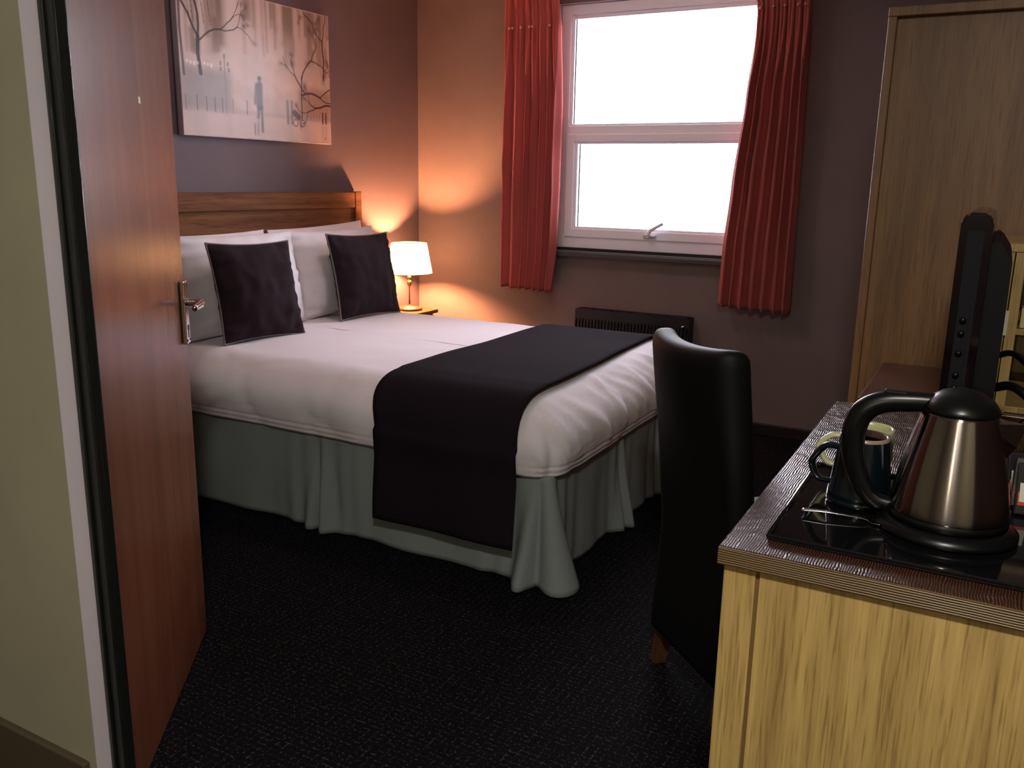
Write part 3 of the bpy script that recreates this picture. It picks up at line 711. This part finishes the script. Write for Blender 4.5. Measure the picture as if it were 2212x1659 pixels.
def back_fn(p):
    t = (p.x-.188)/.188; z = p.z
    f = p.y-.085*sm(.40, .98, z)-.012*(1-sm(.12, .45, z))+.045*t*t*sm(.5, .9, z)
    z += .012*t*t*sm(.7, .93, z)-.004
    wd = 1-.02*sm(.6, .9, z)-.02*math.sin(PI*sm(.1, .9, z)); x = .188+(p.x-.188)*wd-.022*sm(.6, .93, z)
    w_ = l1+e_*(x+.005)+fo*f; return Vector((w_.x, w_.y, z))
chair_block('backrest', 0, .375, 0, .075, .12, .935, .030, back_fn, 26, 8, 40)
def seat_fn(p):
    w_ = l1+e_*(p.x+.005)+fo*p.y; z = p.z+(.018*math.cos((p.x-.188)/.188*PI/2) if p.z > .4 else 0); return Vector((w_.x, w_.y, z))
chair_block('seat', .002, .373, .078, .46, .27, .455, .030, seat_fn, 22, 22, 8)
CM = Matrix(((e_.x, fo.x, 0, l1.x), (e_.y, fo.y, 0, l1.y), (0, 0, 1, 0), (0, 0, 0, 1)))
for (ex, fy, ox, oy) in ((.035, .035, -.010, -.02), (.335, .035, .012, -.02), (.035, .42, -.005, .01), (.335, .42, .005, .01)):
    zt = .125 if fy < .1 else .275
    vs = []
    for z, hw, kx in ((0, .015, 1), (zt, .021, 0)):
        for sx, sy in ((-1, -1), (1, -1), (1, 1), (-1, 1)): vs.append(CM @ Vector((ex+ox*kx+sx*hw, fy+oy*kx+sy*hw, z)))
    mesh('leg', vs, [(0, 1, 2, 3), (4, 5, 6, 7), (0, 1, 5, 4), (1, 2, 6, 5), (2, 3, 7, 6), (3, 0, 4, 7)], M['leg_wood'], ch)

# ------------------------------------------------------------------ desk
DX0, DX1, DY0, DY1, DZ = -.321, .262, 1.250, 2.325, .760
dk = root('desk', 'light oak desk with rippled dark brown top in the right foreground', 'desk', (0, 1.8, 0))
box('desktop', (DX0, DY0+.0035, DZ-.030), (DX1, DY1, DZ), M['desk_top'], dk, .002)
box('edge_band', (DX0, DY0, DZ-.029), (DX1, DY0+.0033, DZ-.0008), M['desk_edge'], dk, .0008)
ex0 = DX0+.008; yE = DY0+.013
box('stile', (ex0, yE, 0), (ex0+.049, yE+.02, DZ-.0305), M['oak'], dk, .0012)
box('end_panel', (ex0+.055, yE, 0), (.118, yE+.02, DZ-.0305), M['oak'], dk, .0012)
box('stile', (.124, yE, 0), (DX1-.02, yE+.02, DZ-.0305), M['oak'], dk, .0012)
for gx in (ex0+.0491, .1181): box('groove_strip', (gx, yE+.0045, 0), (gx+.0058, yE+.02, DZ-.031), M['oak_groove'], dk, 0)
boxes('carcass', [((ex0+.02, yE+.033, .04), (DX1-.02, yE+.043, DZ-.031)), ((ex0+.02, 1.69, .04), (DX1-.02, 1.705, DZ-.031)), ((DX1-.035, yE+.043, .04), (DX1-.02, 1.69, DZ-.031))], M['oak'], dk)
for k in range(3):
    z0 = .05+k*.225; d = box('drawer_front', (ex0, yE+.045, z0), (ex0+.018, 1.695, z0+.219), M['oak'], dk, .002)
    tube('drawer_handle', [(ex0, 1.45, z0+.15), (ex0-.02, 1.455, z0+.15), (ex0-.02, 1.545, z0+.15), (ex0, 1.55, z0+.15)], .004, M['satin'], d, 8)
box('support_panel', (-.02, 2.285, 0), (DX1-.02, 2.305, DZ-.031), M['oak'], dk, .001)

# low chest and wardrobe beyond the desk
cs = root('low_chest', 'chest with mahogany red top between the desk and the tall wardrobe', 'chest', (0, 2.68, 0))
box('chest_top', (-.278, 2.400, .735), (.262, 2.944, .760), M['red_wood'], cs, .002)
boxes('carcass', [((-.255, 2.415, 0), (-.237, 2.93, .7345)), ((.235, 2.415, 0), (.253, 2.93, .7345)), ((-.237, 2.912, 0), (.235, 2.93, .7345)), ((-.237, 2.415, .05), (.235, 2.912, .068))], M['oak_dimmed'], cs)
for k in range(3): 
    d = box('drawer_front', (-.235, 2.397, .075+k*.22), (.233, 2.413, .29+k*.22), M['oak_dimmed'], cs, .002)
wr = root('wardrobe', 'tall oak wardrobe with framed end panel at the right', 'wardrobe', (-.06, 3.3, 0))
wz = 1.815
boxes('carcass', [((-.366, 2.985, .0), (-.35, 3.58, wz-.012)), ((-.35, 3.565, .0), (.258, 3.58, wz-.012)), ((.24, 2.985, 0), (.258, 3.565, wz-.012)), ((-.35, 2.995, wz-.03), (.24, 3.565, wz-.012))], M['oak_dimmed'], wr)
box('panel', (-.349, 2.978, .0), (.239, 2.994, wz-.031), M['oak_dimmed'], wr, .0)
box('stile', (-.373, 2.950, 0), (-.349, 2.984, wz-.0265), M['oak_dimmed'], wr, .002)
box('stile', (.236, 2.950, 0), (.262, 2.984, wz-.0265), M['oak_dimmed'], wr, .002)
box('top_rail', (-.374, 2.949, wz-.026), (.262, 2.984, wz), M['oak_dimmed'], wr, .002)
hu = root('open_hutch', 'open fronted oak hutch standing on the chest behind the television', 'shelf unit', (.12, 2.7, .761))
hx0, hy0, hz1 = -.012, 2.410, 1.174
boxes('carcass', [((hx0+.001, hy0+.02, .761), (hx0+.018, 2.94, hz1-.02)), ((.238, hy0+.02, .761), (.258, 2.94, hz1-.02)), ((hx0+.018, 2.925, .761), (.238, 2.94, hz1-.02))], M['oak'], hu)
box('hutch_top', (hx0-.004, hy0-.004, hz1-.0195), (.26, 2.943, hz1), M['oak'], hu, .002)
box('stile', (hx0, hy0, .761), (hx0+.045, hy0+.019, hz1-.020), M['oak'], hu, .001)
box('stile', (hx0+.0475, hy0, .761), (hx0+.070, hy0+.019, hz1-.020), M['oak'], hu, .001)
box('shelf', (hx0+.019, hy0+.022, .955), (.237, 2.924, .970), M['oak'], hu, .001)
box('shelf', (hx0+.019, hy0+.022, .761), (.237, 2.924, .776), M['oak'], hu, .001)
tag(box('tea_box', (.064, 2.44, .971), (.079, 2.50, 1.020), M['yellow_wood'], None, .002), 'small pale yellow box on the shelf of the open hutch', 'box')
tag(box('leaflet', (.026, 2.405, .955), (.038, 2.408, 1.015), M['paper'], None, .0), 'white paper leaflet fixed to the hutch frame beside the television', 'leaflet')

# ------------------------------------------------------------------ television seen edge-on
tv = root('television', 'black flat television seen edge on, standing on the desk behind the kettle', 'television', (-.03, 2.02, .761))
y0, y1 = 1.752, 2.30
def prism(name, prof, ya, yb, material, parent, bev=.004):
    bm = bmesh.new(); a = [bm.verts.new((x, ya, z)) for x, z in prof]; f = bm.faces.new(a)
    q = bmesh.ops.extrude_face_region(bm, geom=[f]); vv = [v for v in q['geom'] if isinstance(v, bmesh.types.BMVert)]
    for v in vv: v.co.y = yb
    if bev: bmesh.ops.bevel(bm, geom=list(bm.edges), offset=bev, segments=2, affect='EDGES')
    return bmobj(name, bm, material, parent)
prism('bezel', [(-.066, .80), (-.066, 1.244), (-.056, 1.259), (-.024, 1.259), (-.014, 1.244), (-.014, .80)], y0, y1, M['tv_gloss'], tv, .005)
prism('rear_housing', [(-.0135, .83), (-.0135, 1.212), (.000, 1.208), (.022, 1.176), (.024, .87), (.012, .83)], y0+.02, y1-.03, M['black_matt'], tv, .004)
prism('side_strip', [(-.0535, .82), (-.0535, 1.224), (-.050, 1.228), (-.030, 1.228), (-.0265, 1.224), (-.0265, .82)], y0-.0025, y0+.001, M['tv_side'], tv, 0)
box('screen', (-.0672, y0+.03, .84), (-.0662, y1-.03, 1.215), M['black_plastic'], tv, 0)
box('button_panel', (-.0530, y0-.0045, .87), (-.0325, y0-.0026, 1.095), M['tv_side'], tv, .0005)
for z in (1.070, 1.046, 1.010, .970, .946, .916):
    vs, fs = tubemesh([Vector((-.0425, y0-.0046, z)), Vector((-.0425, y0-.0085, z))], .0058, 16); mesh('socket', vs, fs, M['black_plastic'], tv, True)
box('stand_neck', (-.052, 1.97, .778), (-.012, 2.08, .80), M['black_matt'], tv, .003)
lathe('stand_base', [(0, 0), (.12, 0), (.12, .006), (.10, .012), (.03, .0165), (0, .0165)], (-.035, 2.03, .761), M['tv_gloss'], tv, 40, cap=False, elx=.75)
for k, pts in enumerate(([(.024, 2.10, .955), (.050, 2.08, .965), (.085, 2.05, .945), (.13, 2.05, .90), (.17, 2.08, .82), (.18, 2.1, .772)],
                         [(.024, 2.00, .905), (.055, 1.98, .915), (.09, 1.96, .895), (.13, 1.98, .84), (.15, 2.0, .772)],
                         [(.024, 1.93, .850), (.06, 1.90, .845), (.09, 1.90, .87), (.13, 1.92, .885), (.18, 1.97, .86), (.21, 2.0, .775)])):
    tube('cable', pts, .0065 if k != 1 else .009, M['black_plastic'], tv, 10)

# ------------------------------------------------------------------ tray, kettle, mugs, spoon, sachets
TX0, TX1, TY0, TY1 = -.263, .235, 1.312, 1.735
ty = root('serving_tray', 'glossy black lacquered tray under the kettle and mugs', 'tray', (0, 1.5, DZ+.0005))
box('tray_base', (TX0, TY0, DZ+.0008), (TX1, TY1, DZ+.0048), M['tray'], ty, .0015)
bm = bmesh.new()
for lo, hi in frame_boxes(TX0-.001, TX1+.001, TY0-.001, TY1+.001, .006, .006, .006, .006, 0, 1):
    bbox(bm, (lo[0], lo[2], DZ+.0049), (hi[0], hi[2], DZ+.0105), .0015)
bmobj('tray_lip', bm, M['tray'], ty)
TZ = DZ+.005
kx, ky = -.022, 1.495
kt = root('kettle', 'brushed steel cordless kettle with black handle, lid and base on the tray', 'kettle', (kx, ky, TZ))
lathe('power_base', [(0, 0), (.098, 0), (.104, .004), (.104, .010), (.094, .019), (.080, .022), (0, .022)], (kx, ky, TZ), M['black_plastic'], kt, 64, cap=False)
prf = [(.078, .026), (.0865, .030), (.0868, .038)]+[(.0868-.034*(t**1.35), .038+.160*t) for t in np.linspace(.04, 1, 22)]
lathe('body', [(.070, .0225)]+prf, (kx, ky, TZ), M['steel'], kt, 96)
lathe('lower_ring', [(.079, .0222), (.0885, .0235), (.0890, .0300), (.0872, .0345)], (kx, ky, TZ), M['black_plastic'], kt, 64, cap=False)
lathe('lid', [(.0545, .196), (.0560, .199), (.0545, .204), (.047, .215), (.031, .226), (.014, .2315), (.001, .2325)], (kx, ky, TZ), M['black_plastic'], kt, 64)
tube('handle', [(kx-.030, ky-.004, TZ+.206), (kx-.070, ky-.008, TZ+.204), (kx-.112, ky-.012, TZ+.198), (kx-.139, ky-.015, TZ+.180), (kx-.150, ky-.016, TZ+.148), (kx-.147, ky-.015, TZ+.105), (kx-.133, ky-.012, TZ+.062), (kx-.112, ky-.009, TZ+.034), (kx-.080, ky-.006, TZ+.026)],
     [.013, .0145, .0155, .0165, .0165, .0155, .014, .012, .011], M['black_plastic'], kt, 20, 1.15, (0, 1, 0))
box('lid_catch', (kx-.112, ky-.018, TZ+.212), (kx-.076, ky-.002, TZ+.220), M['black_matt'], kt, .003)
# spout opposite the handle
spv = []
for (zz, px, hw) in ((.188, .046, .022), (.150, .060, .010), (.128, .066, .002)):
    spv += [(kx+px*.72, ky-hw*1.4, TZ+zz), (kx+px+(.045 if zz > .18 else .022 if zz > .14 else .002), ky, TZ+zz), (kx+px*.72, ky+hw*1.4, TZ+zz)]
mesh('spout', spv, [(0, 1, 4, 3), (1, 2, 5, 4), (3, 4, 7, 6), (4, 5, 8, 7), (0, 1, 2), (6, 7, 8), (0, 3, 5, 2), (3, 6, 8, 5)], M['steel'], kt, False)

def mug(cx, cy, rt, rb, h, material, rimmat, hdir, hr, label, hz0, hz1, thin=.0065):
    r = root('mug', label, 'mug', (cx, cy, TZ), 'mugs on the tray')
    prof = [(0, .001), (rb-.004, 0), (rb, .004), (rb, .010), (rb-.0012, .0115), (rb-.0002, .014)]+[(rb+(rt-rb)*(t**.85), .014+(h-.020)*t) for t in np.linspace(.08, 1, 12)]
    lathe('body', prof, (cx, cy, TZ), material, r, 56, cap=False)
    lathe('rim', [(rt, h-.006), (rt-.0005, h-.001), (rt-.003, h), (rt-.0055, h-.002), (rt-.006, h-.012)], (cx, cy, TZ), rimmat, r, 56, cap=False)
    lathe('inside', [(rt-.006, h-.012), (rb-.012, .020), (rb-.02, .012), (0, .010)], (cx, cy, TZ), material, r, 48, cap=False)
    d = Vector((math.cos(hdir), math.sin(hdir), 0)); c = Vector((cx, cy, TZ))
    rr = lambda z: rb+(rt-rb)*((z-.014)/(h-.02))**.85 if z > .014 else rb
    pts = [c+d*(rr(hz1)-.003)+Vector((0, 0, hz1)), c+d*(rr(hz1)+hr*.55)+Vector((0, 0, hz1-.002)), c+d*(rr(hz1)+hr)+Vector((0, 0, hz1-.022)), c+d*(rr(hz0)+hr*.95)+Vector((0, 0, hz0+.028)), c+d*(rr(hz0)+hr*.6)+Vector((0, 0, hz0+.004)), c+d*(rr(hz0)-.003)+Vector((0, 0, hz0+.004))]
    tube('handle', pts, [.0055, .0058, .006, .006, .0055, .005], material, r, 12, 1.5, (0, 0, 1))
    return r
mug(-.162, 1.553, .040, .053, .122, M['teal'], M['teal_rim'], PI*.93, .038, 'dark teal flared mug beside the kettle', .024, .092)
mug(-.166, 1.668, .041, .041, .108, M['cream'], M['cream'], PI*1.03, .044, 'cream glazed mug behind the dark teal mug', .026, .085)
sp = root('teaspoon', 'steel teaspoon lying on the tray in front of the teal mug', 'spoon', (-.17, 1.45, TZ+.006))
A_, B_ = Vector((-.236, 1.443, TZ+.008)), Vector((-.150, 1.455, TZ+.008))
tube('handle', [A_, A_.lerp(B_, .4)+Vector((0, 0, .002)), B_, B_+Vector((.018, .003, -.003))], [.0062, .0050, .0030, .0024], M['chrome'], sp, 12, .35, (0, 1, 0))
bm = bmesh.new(); bmesh.ops.create_uvsphere(bm, u_segments=24, v_segments=12, radius=1)
for v in bm.verts:
    x, y, z = v.co; v.co = B_+Vector((.034+x*.019, .005+y*.012, -.0035+(z*.0045 if z < 0 else -z*.0012)))
bmobj('bowl', bm, M['chrome'], sp, True)
for k, (cx, cy, rz) in enumerate(((.092, 1.700, .25), (.097, 1.665, -.1), (.104, 1.630, .15))):
    r = root('coffee_sachet', ['black and red sachet furthest back at the right edge of the tray', 'black and red sachet in the middle of the row beside the kettle', 'black and red sachet nearest in the row beside the kettle'][k], 'sachet', (cx, cy, TZ), 'sachets on the tray')
    T_ = Matrix.Translation((cx, cy, TZ)) @ Matrix.Rotation(rz, 4, 'Z') @ Matrix.Rotation(-.25, 4, 'X')
    box('packet', (-.030, -.003, .002), (.030, .003, .088), M['black_foil'], r, .0028, T_)
    box('red_band', (-.026, -.0038, .018), (.026, -.0031, .040), M['red_print'], r, 0, T_)
    box('white_mark', (-.024, -.0046, .024), (-.008, -.0039, .056), M['paper'], r, 0, T_)
